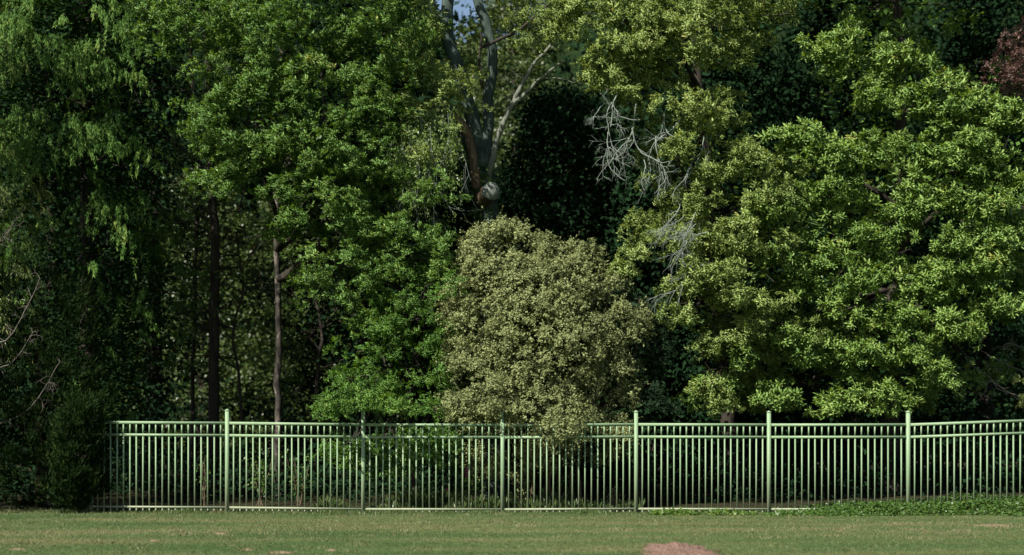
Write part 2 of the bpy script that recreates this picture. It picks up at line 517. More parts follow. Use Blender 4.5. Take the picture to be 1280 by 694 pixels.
# ------------------------------------------------------------------ lawn details
n = 165000
yy = 15.5 + rng.random(n) ** .8 * 10.4
xx = rng.uniform(-1, 1, n) * yy * .40
base = np.stack([xx, yy, gh(xx, yy) - .003], 1)
d = norm(rng.normal(size=(n, 3)) * (.7, .7, .2) + (0, 0, 1.0))
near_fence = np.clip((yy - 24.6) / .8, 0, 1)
lb = MB()
fine = np.array([noise.noise(Vector((a * 2.2, b * 3.0, 7.1))) for a, b in zip(xx, yy)])
order = np.array([noise.noise(Vector((a * .25, b * 1.3, 3.1))) for a, b in zip(xx, yy)])
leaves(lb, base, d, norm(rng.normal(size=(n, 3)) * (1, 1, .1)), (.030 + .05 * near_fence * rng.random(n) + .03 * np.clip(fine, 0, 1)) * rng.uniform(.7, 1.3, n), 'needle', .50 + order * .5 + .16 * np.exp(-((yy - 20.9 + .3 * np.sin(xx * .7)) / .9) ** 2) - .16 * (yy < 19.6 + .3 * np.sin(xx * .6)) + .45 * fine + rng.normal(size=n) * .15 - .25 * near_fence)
lawn = lb.build("lawn_grass", M['lawn_blade']); tag(lawn, "short mown grass of the lawn in front of the fence", "lawn", kind="stuff")


def soil_patch(px, py, rx, h, mat, label, group=None, name="soil_patch", ry=None):
    Yp = CZ * F / (py - HZ)
    c = np.array((wx(px, Yp), Yp, 0)); ry = ry or rx * .5
    nr, na = (26, 90) if rx > .4 else (7, 26)
    vs, f = [], []
    for i in range(nr + 1):
        for j in range(na):
            a = 2 * np.pi * j / na; t = i / nr
            w = 1 + (.25 * n3((np.cos(a) * 11, np.sin(a) * 11, .3), 1.0) if rx > .4 else 0) + .38 * n3((np.cos(a) * 1.5 + px, np.sin(a) * 1.5, 1.7), 1.0) + .12 * n3((np.cos(a) * 5 + px, np.sin(a) * 5, .7), 1.0)
            x, y = c[0] + np.cos(a) * rx * t * w, c[1] + np.sin(a) * ry * t * w
            z = float(gh(x, y)) + h * (1 - t ** 1.6) * (1 + .9 * n3((x, y, 0), 5.0)) + .012 * (1 - t) + (-.012 if i == nr else .004) + (.035 + .06 * n3((x, y, 3), 4.5) + .04 * n3((x, y, 5), 15.0) + .02 * n3((x, y, 5), 40.0)) * (rx > .4) * (1 - t ** 2)
            vs.append((x, y, z))
    for i in range(nr):
        for j in range(na):
            p, q_ = i * na + j, i * na + (j + 1) % na
            f += [(p, p + na, q_ + na), (p, q_ + na, q_)]
    m_ = MB(); m_.add(vs, f)
    # crumbs
    k = int((420 if rx > .4 else 110) * rx / .5)
    for _ in range(k):
        a, t = rng.random() * 6.28, rng.random() ** .6 * 1.25
        x, y = c[0] + np.cos(a) * rx * t, c[1] + np.sin(a) * ry * t
        s = rng.uniform(.008, .03) * (.6 + min(1, h * 10))
        z = float(gh(x, y)) + h * max(0, 1 - t ** 1.6) + .01
        vv = np.array([(x, y, z) + norm(rng.normal(size=3)) * s for _ in range(4)])
        m_.add(vv, [(0, 1, 2), (0, 2, 3), (0, 3, 1), (1, 3, 2)])
    o = m_.build(name, M[mat], None, (c[0], c[1], 0))
    tag(o, label, "bare soil", group)


soil_patch(850, 691, .46, .006, 'soil', "broad low spill of bare reddish soil at the front edge of the lawn", name="soil_heap", ry=1.25)
for px, py, rx, lb_ in ((352, 691, .17, "flat brown scrape in the lawn below the second fence panel"),
                        (276, 667, .10, "small tan scrape in the lawn beneath the leftmost tall fence post"),
                        (415, 688, .09, "small pale scrape in the lawn left of the shaded fence post"),
                        (22, 688, .13, "brown scrape in the lawn at the bottom left corner"),
                        (192, 676, .08, "tiny tan scrape in the lawn near the left end of the fence"),
                        (308, 688, .10, "crumbly brown scrape just left of the bigger flat scrape"),
                        (1240, 657, .30, "dry worn strip in the lawn below the ivy at far right")):
    soil_patch(px, py, rx, .006, 'soil_dry', lb_, "worn scrapes in the lawn")

# grass tufts and weeds along the foot of the fence
n = 26000
xx = rng.uniform(wx(-20, FY), wx(1290, FY), n); yy = FY - np.abs(rng.normal(size=n)) * .28 + .12
hm = np.array([max(0, noise.noise(Vector((a * 1.1, 0, 9)))) for a in xx]) * .09 + .04
inleft = (xx > wx(400, FY)) & (xx < wx(520, FY)); hm = hm + inleft * .025
base = np.stack([xx, yy, gh(xx, yy) - .01], 1)
tb = MB()
leaves(tb, base, norm(rng.normal(size=(n, 3)) * (.35, .35, .1) + (0, 0, 1)), norm(rng.normal(size=(n, 3)) * (1, 1, .1)), hm * rng.uniform(.5, 1.3, n), 'needle', .35 + rng.normal(size=n) * .2)
o = tb.build("grass_tufts", M['blade']); tag(o, "longer unmown grass tufts along the foot of the fence", "grass", kind="stuff")

# ivy bank, right
def carpet(x0, x1, y0, y1, n, hfun, ll, mat, name, label, cat, tone=.45, shape='simple'):
    xx = rng.uniform(x0, x1, n); yy = rng.uniform(y0, y1, n)
    H = np.array([hfun(a, b) for a, b in zip(xx, yy)])
    k = H > .01
    xx, yy, H = xx[k], yy[k], H[k]; m_ = len(xx)
    base = np.stack([xx, yy, gh(xx, yy) + H * rng.random(m_) ** .5], 1)
    mb = MB()
    leaves(mb, base, norm(rng.normal(size=(m_, 3)) * (1, 1, .5) + (0, -.3, 0)), norm(rng.normal(size=(m_, 3)) * .4 + (0, -.35, 1)), ll * rng.uniform(.5, 1.3, m_), shape, tone + rng.normal(size=m_) * .2)
    o = mb.build(name, M[mat]); tag(o, label, cat, kind="stuff"); return o


def ivy_h(x, y):
    a = min(1, max(0, (x - wx(940, FY)) / 1.6)); e = min(1, max(0, (y - 24.35 + .25 * n3((x, 0, 0), 1.3)) / .45)) * min(1, max(0, (26.6 - y) / .6))
    return a * e * (.10 + .10 * n3((x, y, 4), 1.6) + .035 * min(1, max(0, (x - 6) / 3)))
carpet(wx(900, FY), wx(1330, FY), 23.9, 26.8, 42000, ivy_h, .06, 'ivy', "ivy_ground_cover", "low bright green ivy spreading over the bank at the right end of the fence", "ivy")


def weed_h(x, y):
    a = min(1, max(0, (x - wx(805, FY)) / .3)) * min(1, max(0, (wx(945, FY) - x) / .5)); e = min(1, max(0, (y - 24.7) / .25)) * min(1, max(0, (25.7 - y) / .3))
    return a * e * (.05 + .09 * n3((x, y, 8), 2.2))
carpet(wx(795, FY), wx(950, FY), 24.6, 25.8, 6000, weed_h, .07, 'ivy', "broadleaf_weeds", "patch of pale broadleaf weeds under the bottom rail right of centre", "weeds", tone=.7)

# ------------------------------------------------------------------ right-hand oaks
def oak_tree(label, base, tr_ctrl, r0, r1, blobs, mat, dens, tips=11, per=8, ll=.115, extra=None, bark='bark_dark', thresh=-.12, nscale=.9,
             inner=60, inner_ll=.15, name="oak_tree", cat="tree", group=None, size=(.34, .13), limb_r=.07, thick=.35, tone_mid=.5, droop=.12, high=None, shape='lobed', front=.55):
    t = thing(name, label, cat, base, group)
    tr = curve(tr_ctrl, 22, .02)
    m_ = MB(); tube(m_, tr, r0, r1, 12, wob=.06)
    m_.build("trunk", M[bark], t, base, smooth=True)
    lm = MB(); limbs(lm, tr, blobs, limb_r)
    lm.build("branches", M['bark_dark'], t, base, smooth=True)
    cen, out = shell(blobs, dens, thick=thick, seed_off=rng.random() * 50, nscale=nscale, thresh=thresh, front=front)
    if extra is not None:
        cen = np.vstack([cen, extra[0]]); out = np.vstack([out, extra[1]])
    cr = MB()
    oak_clumps(cr, cen, out, size, tips, per, ll, tone_mid=tone_mid, droop=droop, shape=shape)
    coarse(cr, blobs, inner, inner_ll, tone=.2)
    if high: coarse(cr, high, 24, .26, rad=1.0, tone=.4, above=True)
    cr.build("crown", M[mat], t, base, kind="stuff")
    return t, len(cen)


def pads(rows, Y, per_m2=5.0):
    """hand-placed tiers of foliage: (px, py, rx, rz) -> clump centres standing at the front of the crown"""
    ce, ou = [], []
    for x, y, rx, rz in rows:
        c = P(x, y, Y); a, b = rx * Y / F, rz * Y / F
        n_ = max(2, int(a * b * 3.14 * per_m2))
        u = rng.normal(size=(n_, 3)) * .5
        for w in u:
            ce.append(c + w * (a, .35, b * .8)); ou.append(norm(np.array((w[0] * .6 - .15, -1.0, .35))))
    return np.array(ce), np.array(ou)


counts = {}
# greener oak, far right
B = px_blobs([(1120, 10, 30.9, 150, 50, 1.2), (1120, 120, 30.9, 130, 75, 1.6), (1010, 230, 30.5, 90, 60, 1.3), (1180, 240, 30.5, 120, 80, 1.5), (1060, 320, 30.2, 110, 60, 1.3),
              (1200, 350, 30.3, 100, 60, 1.3), (1090, 420, 30.1, 110, 60, 1.2), (990, 400, 30.3, 70, 60, 1.1), (1280, 260, 30.1, 70, 120, 1.5),
              (1140, 480, 29.3, 100, 38, .8), (1010, 480, 29.3, 90, 36, .8), (900, 480, 29.6, 60, 36, .7), (1230, 470, 29.9, 60, 50, .7), (1250, 120, 31, 80, 60, 1.2)])
Hb = [(np.array((8.5, 30.5, 12.8)), np.array((4.5, 3.2, 2.6))), (np.array((7.4, 27.2, 13.4)), np.array((4.6, 1.8, 1.1))), (np.array((11.5, 30.5, 9.5)), np.array((2.5, 2.0, 2.0)))]  # forward middle clump is unseen, added overhead to shade the oak's top
ex = pads([(1052, 66, 42, 24), (1120, 80, 35, 20), (1160, 120, 45, 26), (1105, 120, 30, 18), (1190, 185, 55, 30), (1095, 190, 50, 24), (995, 175, 34, 20),
           (1260, 150, 45, 22), (1040, 245, 50, 26), (950, 270, 36, 24), (1150, 255, 40, 22), (1215, 250, 50, 20), (1075, 300, 60, 20), (1000, 330, 46, 22),
           (1165, 335, 44, 20), (1250, 335, 36, 22), (1230, 300, 40, 18), (1060, 365, 46, 20), (1130, 395, 50, 24), (1000, 430, 40, 22), (1060, 440, 46, 24), (1130, 440, 42, 20),
           (1150, 370, 30, 18), (1040, 500, 22, 16), (930, 440, 22, 16), (1195, 415, 20, 16), (1265, 290, 30, 18), (1200, 130, 30, 20), (1085, 505, 26, 12), (985, 490, 26, 14), (1170, 470, 24, 14), (1215, 195, 40, 24), (1040, 200, 34, 16), (1250, 380, 34, 16), (1185, 300, 30, 14), (1085, 340, 24, 12), (905, 475, 26, 12), (960, 495, 24, 10), (1110, 490, 34, 12), (1240, 220, 34, 16)], 27.3, 14)
_, counts['oakB'] = oak_tree("large deep green oak filling the right side, clumps of leaves over dark gaps", (wx(1118, 30.5), 30.5, 0),
         [(wx(1118, 30.5), 30.5, -.1), (wx(1110, 30.5), 30.5, 1.4), (wx(1122, 30.5), 30.6, 3), (wx(1130, 30.5), 30.6, 7), (wx(1120, 30.5), 30.8, 13)], .26, .08, B, 'oak_right', 1.5, ll=.15, size=(.31, .13), extra=ex, thresh=.10, nscale=.75, high=Hb, inner=36)
# olive oak, right of centre
B = px_blobs([(770, 20, 27.6, 80, 42, 1.1), (850, 50, 28.0, 90, 60, 1.2), (800, 90, 27.8, 65, 38, .8), (880, 190, 27.9, 60, 70, 1.0), (930, 250, 27.6, 70, 60, 1.0),
              (890, 340, 27.3, 70, 50, 1.0), (940, 330, 27.4, 70, 60, 1.0), (870, 390, 27.4, 46, 34, .8), (960, 400, 27.6, 60, 36, .9), (830, 290, 28.0, 55, 26, .7), (920, 440, 28.0, 40, 30, .7),
              (920, 20, 28.5, 90, 40, 1.0), (850, 215, 28.0, 40, 40, .6)])
Ho = [(np.array((3.6, 26.3, 11.9)), np.array((1.4, 1.0, .8))), (np.array((4.2, 29.6, 11.3)), np.array((3.4, 1.9, 2.4)))]  # small forward clump is unseen canopy, added to darken the leaves behind
ex = pads([(725, 10, 26, 20), (760, 60, 34, 20), (750, 100, 28, 16), (830, 20, 34, 22), (870, 60, 28, 20), (720, 45, 18, 16), (880, 150, 28, 30), (905, 205, 30, 20), (860, 250, 34, 18),
           (930, 300, 34, 20), (850, 350, 36, 20), (860, 400, 30, 14), (900, 370, 40, 20), (940, 380, 30, 20), (820, 290, 30, 14), (800, 310, 22, 12), (880, 300, 30, 18), (960, 240, 30, 18),
           (940, 185, 26, 16), (895, 430, 26, 12), (850, 180, 20, 20), (765, 112, 26, 10), (800, 118, 24, 12), (835, 128, 22, 12), (800, 60, 30, 20), (860, 20, 30, 16), (700, 20, 16, 16), (920, 340, 36, 20), (880, 340, 30, 16), (790, 335, 20, 8), (905, 500, 20, 14), (880, 485, 20, 10)], 26.8, 11)
_, counts['oakA'] = oak_tree("olive green oak right of centre, its left side hung with dead grey branches", (wx(905, 30.6), 30.6, 0),
         [(wx(905, 30.6), 30.6, -.1), (wx(912, 30.6), 30.6, 1.5), (wx(900, 30.6), 30.6, 3), (wx(885, 30.4), 30.4, 7), (wx(860, 30), 30.0, 11)], .19, .07, B, 'oak_olive', 2.8, ll=.12, size=(.30, .13), extra=ex, thresh=-.04, nscale=.8, high=Ho, inner=36)
oakA = _
dm = MB()
for a, b, c, d_, L_, r_ in ((772, 118, 752, 170, .9, .014), (765, 128, 748, 200, 1.0, .013), (795, 130, 770, 200, 1.1, .015), (790, 160, 800, 250, 1.1, .015), (760, 165, 765, 240, 1.0, .012),
                            (850, 150, 822, 215, 1.0, .013), (820, 170, 795, 235, .9, .013), (830, 140, 818, 200, .8, .012), (790, 175, 735, 222, .9, .011), (800, 150, 738, 185, .9, .011), (865, 205, 850, 250, .7, .010), (805, 200, 812, 245, .7, .010),
                            (880, 170, 850, 230, .8, .011), (755, 130, 742, 165, .6, .009), (840, 200, 815, 235, .7, .010)):
    s = P(a, b, 26.75); e = P(c, d_, 26.45)
    twig(dm, s, e - s, L_ * 1.15, r_, 3, spread=.55, bend=.20, grav=-.05, kids=3)
for a, b, c, d_, L_, r_ in ((870, 265, 830, 330, .7, .009), (855, 270, 810, 340, .8, .009), (880, 330, 800, 352, 1.0, .010), (860, 300, 830, 345, .7, .008), (850, 255, 845, 320, .7, .009), (885, 290, 815, 320, .8, .009), (870, 280, 840, 300, .6, .007)):
    s = P(a, b, 26.3); e = P(c, d_, 26.1)
    twig(dm, s, e - s, L_, r_, 2, spread=.4, bend=.14, grav=-.04, kids=6)
dm.build("dead_branches", M['lichen'], oakA, tuple(oakA.location), smooth=True)

# ------------------------------------------------------------------ left oak
B = px_blobs([(255, 5, 28.6, 80, 44, 1.2), (360, 40, 28.2, 100, 70, 1.4), (470, 30, 28.6, 80, 60, 1.2), (330, 150, 27.6, 90, 60, 1.3), (420, 160, 27.5, 90, 70, 1.3), (310, 210, 27.6, 60, 46, 1.0),
              (400, 250, 27.8, 70, 60, 1.1), (450, 300, 27.8, 70, 50, 1.0), (500, 230, 28.0, 60, 60, 1.0), (430, 350, 28.2, 50, 30, .8), (480, 130, 27.8, 60, 50, .9), (510, 320, 28.2, 50, 50, .9)])
Hl = [(np.array((-5.0, 28.6, 12.2)), np.array((4.2, 3.0, 2.6)))]
ex = pads([(230, 40, 40, 22), (215, 10, 40, 20), (250, 80, 30, 16), (330, 60, 50, 26), (300, 120, 50, 24), (360, 110, 50, 24), (420, 90, 40, 20), (330, 180, 60, 26), (290, 215, 34, 22), (270, 240, 22, 16),
           (400, 170, 50, 24), (370, 230, 40, 22), (420, 260, 40, 22), (440, 320, 44, 18), (470, 350, 36, 14), (400, 330, 22, 14), (450, 200, 40, 24), (380, 20, 50, 22), (460, 30, 40, 20), (520, 50, 30, 22), (480, 75, 30, 18), (360, 270, 20, 12), (500, 290, 30, 24), (540, 240, 24, 26), (545, 300, 26, 24), (560, 345, 20, 18), (500, 335, 30, 18), (515, 380, 24, 14), (270, 150, 20, 12), (350, 90, 34, 18), (430, 140, 34, 16), (390, 210, 34, 16), (440, 280, 30, 16), (200, 60, 22, 16), (300, 20, 40, 20), (430, 375, 22, 10), (460, 400, 24, 12)], 26.7, 10)
_, counts['oakL'] = oak_tree("mid green oak left of centre, leafy tiers sloping down to the left", (wx(348, 30.2), 30.2, 0), [(wx(348, 30.2), 30.2, -.1), (wx(347, 30.2), 30.2, 1.6), (wx(349, 30.2), 30.2, 3.4), (wx(346, 30.2), 30.2, 6.6), (wx(356, 30.2), 30.2, 12)], .085, .05, B, 'oak_green', 3.0, extra=ex, thresh=-.10, high=Hl, inner=36, ll=.10, per=9, size=(.30, .13), bark='bark_flecked')

# bright low tree behind the fence, left of the shrub
B = px_blobs([(480, 440, 27.0, 60, 50, .9), (520, 400, 27.2, 50, 45, .8), (450, 490, 26.6, 46, 30, .7), (530, 470, 27.0, 55, 50, .8), (480, 555, 26.7, 56, 30, .6), (550, 540, 27.0, 50, 50, .6), (430, 560, 26.8, 26, 18, .5), (550, 370, 27.4, 36, 40, .6), (500, 360, 27.6, 40, 30, .5)])
ex = pads([(450, 480, 34, 16), (430, 500, 26, 10), (470, 440, 30, 16), (500, 470, 40, 20), (500, 510, 40, 14), (440, 560, 26, 14), (540, 420, 30, 20), (530, 380, 26, 20), (480, 400, 26, 16), (415, 515, 20, 8), (560, 350, 20, 16), (555, 470, 20, 30)], 26.1, 9)
ex2 = pads([(432, 499, 26, 9), (460, 502, 22, 9), (412, 507, 16, 6), (500, 505, 26, 7), (545, 505, 22, 7), (436, 488, 20, 9)], 24.9, 28)
ex3 = pads([(430, 555, 24, 12), (465, 560, 30, 14), (500, 550, 30, 14), (530, 570, 26, 14), (555, 555, 20, 14), (480, 585, 26, 10), (440, 575, 14, 8)], 25.75, 22)
ex = (np.vstack([ex[0], ex2[0], ex3[0]]), np.vstack([ex[1], ex2[1], ex3[1]]))
_, counts['vivid'] = oak_tree("small bright green tree leaning over the fence left of the grey shrub", (wx(520, 27.6), 27.6, 0),
         [(wx(520, 27.6), 27.6, -.1), (wx(515, 27.6), 27.5, 1.5), (wx(505, 27.4), 27.4, 3.4)], .07, .03, B, 'vivid', 4.5, extra=ex, thresh=-.05, nscale=1.3, inner=30, inner_ll=.16,
         name="small_tree", size=(.22, .09), tips=10, per=8, ll=.085, limb_r=.03)

# ------------------------------------------------------------------ multi-stemmed grey tree in the middle
TY = 28.6
tb_ = (wx(612, TY), TY, 0)
t = thing("multi_stemmed_tree", "tall grey tree in the middle forking into several stems, with a pale sawn stub", "tree", tb_)
m_ = MB()
base_c = curve([P(618, 645, TY), P(614, 480, TY), P(612, 340, TY), P(610, 235, TY), P(607, 200, TY)], 22, .008)
tube(m_, base_c, .26, .15, 14, wob=.07)
m_.build("trunk", M['bark_grey'], t, tb_, smooth=True)
def stem(ctrl, r0, r1, bark, n_=18, sides=12, wob=.08):
    m2 = MB(); tube(m2, curve([P(*c) for c in ctrl], n_, .012), r0, r1, sides, wob=wob)
    return m2.build("stem", M[bark], t, tb_, smooth=True)
stem([(608, 240, TY), (600, 190, TY), (587, 135, TY), (572, 85, TY), (560, 40, TY), (562, -20, TY), (565, -160, TY)], .16, .11, 'bark_grey')
stem([(608, 205, TY), (609, 160, TY + .05), (612, 110, TY + .05), (616, 70, TY), (608, 30, TY - .1), (596, -10, TY - .1), (580, -150, TY)], .12, .09, 'bark_grey')
stem([(566, 62, TY), (553, 30, TY), (538, 0, TY + .1), (515, -60, TY + .1)], .10, .07, 'bark_grey')
stem([(597, 235, TY - .15), (590, 190, TY - .25), (581, 160, TY - .3), (564, 142, TY - .35)], .10, .07, 'bark_brown')
stem([(592, 205, TY), (574, 160, TY - .1), (556, 122, TY - .1)], .07, .04, 'bark_grey')
s1 = curve([P(*c) for c in ((608, 235, TY - .15), (620, 180, TY - .3), (640, 132, TY - .4), (655, 100, TY - .4), (688, 55, TY - .5))], 18, .012)
m2 = MB(); tube(m2, s1, .068, .030, 8, wob=.05)
tube(m2, curve([P(640, 132, TY - .4), P(668, 105, TY - .5), P(705, 75, TY - .6)], 10, .012), .05, .015, 7)
tube(m2, curve([P(676, 98, TY - .5), P(700, 98, TY - .6), P(728, 106, TY - .6)], 10, .01), .014, .006, 5)
for _k in range(5):
    i = rng.integers(6, 17); twig(m2, s1[i], norm(rng.normal(size=3) + (.3, -.2, .5)), .35, .008, 1, kids=2)
m2.build("slender_stem", M['stem_pale'], t, tb_, smooth=True)
# dark horizontal bough crossing behind
m2 = MB(); tube(m2, curve([P(600, 60, TY - .3), P(640, 42, TY - .5), P(672, 20, TY - .6), P(690, 0, TY - .6)], 12, .015), .04, .018, 6)
tube(m2, curve([P(603, 110, TY - .3), P(600, 75, TY - .3), P(602, 40, TY - .3)], 8, .02), .03, .02, 6)
m2.build("bough", M['bark_dark'], t, tb_, smooth=True)
# sawn stub
sc_ = P(613, 240, TY - .62); root = P(604, 248, TY - .05)
m2 = MB(); st = curve([root, sc_], 6); tube(m2, st, .185, .172, 20, wob=.02)
stub = m2.build("stub", M['bark_brown'], t, tb_, smooth=True)
dv = norm(sc_ - root); a_ = norm(np.cross(dv, (0, 0, 1.0))); b_ = np.cross(dv, a_)
m2 = MB(); ring = []
fc = sc_ + dv * .075
for j in range(28):
    th = 2 * np.pi * j / 28; rr = .170 * (1 + .05 * np.sin(3 * th + 1))
    ring.append(fc + rr * (np.cos(th) * a_ + np.sin(th) * b_))
back = [v - dv * .08 for v in ring]
m2.add(ring + back + [fc], [(j, (j + 1) % 28, 56) for j in range(28)] + [(j, 28 + j, (j + 1) % 28) for j in range(28)] + [((j + 1) % 28, 28 + j, 28 + (j + 1) % 28) for j in range(28)])
cf = m2.build("cut_face", M['cut'], None, tuple(fc)); cf.parent = stub
cf.location = fc - (np.array(tb_))
m2 = MB(); th_ = np.linspace(0, 2 * np.pi, 25); tube(m2, [fc - dv * .03 + (.172 * (1 + .05 * np.sin(3 * q + 1))) * (np.cos(q) * a_ + np.sin(q) * b_) for q in th_], .013, .013, 7, wob=.05)
co_ = m2.build("bark_collar", M['bark_grey'], None, tuple(fc), smooth=True); co_.parent = stub; co_.location = fc - np.array(tb_)
# ivy climbing the trunk
n = 2600
k = rng.random(n); c_ = base_c[(k * 13 + 6).astype(int).clip(0, 21)]
off = norm(rng.normal(size=(n, 3)) * (1, 1, .2) + (-.5, -.5, 0)) * rng.uniform(.20, .34, (n, 1))
ib = MB(); leaves(ib, c_ + off + rng.normal(size=(n, 3)) * (.05, .05, .14), norm(rng.normal(size=(n, 3)) + (0, -.4, -.5)), norm(off + (0, 0, .6)), .07 * rng.uniform(.6, 1.2, n), 'simple', .5 + rng.normal(size=n) * .25)
ib.build("climbing_ivy", M['ivy'], t, tb_, kind="stuff")
# its crown: olive upper foliage, hanging skirts at the left
B = px_blobs([(560, 110, 27.8, 50, 26, .7), (520, 110, 27.8, 40, 36, .7), (640, 40, 31.0, 60, 46, .9), (600, 90, 31.5, 50, 40, .7), (690, 20, 31, 40, 36, .7)])
Hm = [(np.array((-.6, 29.5, 11.8)), np.array((2.0, 1.8, 1.8))), (np.array((-3.2, 25.8, 11.4)), np.array((2.0, 1.4, 1.5)))]  # forward clump is unseen, added above the frame to shade the stems
cen, out = shell(B, 2.6, thresh=-.05, seed_off=11)
ex = pads([(560, 105, 34, 12), (530, 130, 26, 20), (500, 120, 26, 16), (545, 160, 26, 20), (510, 80, 30, 16), (520, 190, 30, 20), (548, 30, 24, 18), (520, 40, 24, 18), (640, 25, 26, 12), (655, 55, 20, 12), (680, 15, 22, 14), (530, 8, 16, 10)], 27.4, 9)
cen = np.vstack([cen, ex[0]]); out = np.vstack([out, ex[1]])
cr = MB(); oak_clumps(cr, cen, out, (.3, .13), 9, 7, .095); coarse(cr, Hm, 24, .26, rad=1.0, above=True)
cr.build("crown", M['oak_olive'], t, tb_, kind="stuff")
dm = MB()
hl = []
for _k in range(34):
    a = rng.uniform(495, 568); b = rng.uniform(130, 220)
    s = P(a, b, rng.uniform(27.0, 27.5)); L_ = rng.uniform(.7, 1.7)
    twig(dm, s, (rng.normal() * .2, -.05, -1), L_, .0045, 1, spread=.35, bend=.14, grav=-.06, kids=3)
    for q_ in range(5):
        kk = 40; t_ = rng.random((kk, 1)); hl.append(s + (rng.normal() * .12, rng.normal() * .1, 0) + t_ * np.array((rng.normal() * .15, 0, -L_ * rng.uniform(.5, 1))) + rng.normal(size=(kk, 3)) * .025)
hl = np.concatenate(hl); kk = len(hl); hb = MB()
leaves(hb, hl, norm(rng.normal(size=(kk, 3)) * .6 + (0, 0, -1)), norm(rng.normal(size=(kk, 3)) * .5 + (0, -.8, .4)), .042 * rng.uniform(.6, 1.3, kk), 'simple', .10 + rng.normal(size=kk) * .25)  # low tone puts the shade on these strands into their colour
hb.build("hanging_foliage", M['oak_olive'], t, tb_, kind="stuff")
dm.build("hanging_twigs", M['lichen'], t, tb_, smooth=False)

# ------------------------------------------------------------------ grey-olive shrub over the fence
sb = (wx(690, 26.9), 26.9, 0)
t = thing("grey_olive_shrub", "big rounded grey green shrub spilling over the fence at centre", "shrub", sb)
B = px_blobs([(640, 340, 26.8, 60, 60, .9), (610, 400, 26.7, 60, 70, .9), (600, 480, 26.2, 50, 56, .8), (685, 365, 26.6, 62, 56, 1.0), (680, 440, 26.3, 80, 80, 1.1), (742, 405, 26.9, 66, 64, .9),
              (752, 474, 27.0, 50, 52, .8), (640, 560, 26.5, 60, 50, .6), (698, 520, 25.5, 42, 26, .55), (700, 535, 25.1, 22, 16, .25), (660, 512, 25.3, 40, 20, .3), (606, 495, 25.1, 22, 16, .22), (575, 505, 25.2, 18, 12, .2), (620, 315, 26.9, 36, 34, .6), (712, 328, 26.9, 38, 26, .6), (730, 545, 26.5, 60, 34, .6)])
m_ = MB()
for k in range(6):
    bx_ = 665 + k * 12
    tube(m_, curve([P(bx_, 640, 27.0 + .2 * (k % 2)), P(bx_ + rng.uniform(-8, 8), 560, 26.9), P(600 + k * 38, 450, 26.8), P(590 + k * 42, 370, 26.8)], 14, .02), .05, .015, 7, wob=.05)
m_.build("stems", M['bark_brown'], t, sb, smooth=True)
cen, out = shell(B, 16.0, thick=.25, thresh=-.16, nscale=1.9, seed_off=31, front=.85)
counts['shrub'] = len(cen)
cr = MB()
# small leaves on short arching twigs
def shrub_clumps(mb, cen, out, per=95, s=(.12, .12, .15), ll=.052, droop=.35, tone=.5, shape='simple'):
    n_ = len(cen)
    c = np.repeat(cen, per, 0); o = np.repeat(out, per, 0)
    ct = np.repeat(rng.normal(size=n_) * .12, per)
    r = rng.normal(size=c.shape)
    p = c + r * np.array(s) * np.repeat(rng.uniform(.7, 1.3, (n_, 1)), per, 0)
    p = p + o * (.05 - .10 * (np.abs(r[:, 2:3]))) 
    d = norm(o * .6 + rng.normal(size=c.shape) * .8 + np.array((0, 0, -droop * .3)))
    up = norm(np.array((0, -.1, 1.0)) + o * .7 + rng.normal(size=c.shape) * .5)
    leaves(mb, p, d, up, ll * rng.uniform(.6, 1.25, len(c)), shape, tone + ct + rng.normal(size=len(c)) * .16)
oak_clumps(cr, cen, out, (.15, .1), 14, 8, .045, shape='simple', droop=.06, zs=1.15)
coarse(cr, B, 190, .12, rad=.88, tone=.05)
# loose shoots breaking the outline
sh = cen[rng.choice(len(cen), 800)]
for s in sh:
    dd = norm(rng.normal(size=3) + (0, -.6, .5)); L_ = rng.uniform(.2, .55); kk = 14
    tt = np.linspace(.2, 1, kk)[:, None]
    pp = s + dd * L_ * tt - np.array((0, 0, .12)) * tt ** 2
    leaves(cr, pp, norm(dd + rng.normal(size=(kk, 3)) * .7), norm(rng.normal(size=(kk, 3)) * .4 + (0, 0, 1)), .045 * rng.uniform(.7, 1.2, kk), 'simple', .5 + rng.normal(size=kk) * .15)
cr.build("crown", M['shrub'], t, sb, kind="stuff")

B = px_blobs([(790, 410, 27.2, 40, 56, .6), (800, 480, 27.2, 44, 50, .6), (760, 380, 27.9, 34, 30, .5), (820, 440, 27.9, 30, 40, .5)])  # added foliage, its dark colour painting the shrub's shaded side
_, counts['dk'] = oak_tree("added dark foliage standing in for the shaded right side of the grey green shrub", (wx(800, 27.7), 27.7, 0),
         [(wx(800, 27.7), 27.7, -.1), (wx(798, 27.7), 27.7, 1.2), (wx(790, 27.7), 27.7, 2.6)], .05, .02, B, 'shrub_shade', 9, extra=None, thresh=-.25, inner=90, inner_ll=.12,
         name="shrub_shade_side", cat="bush", size=(.18, .09), tips=9, per=7, ll=.07, limb_r=.02)

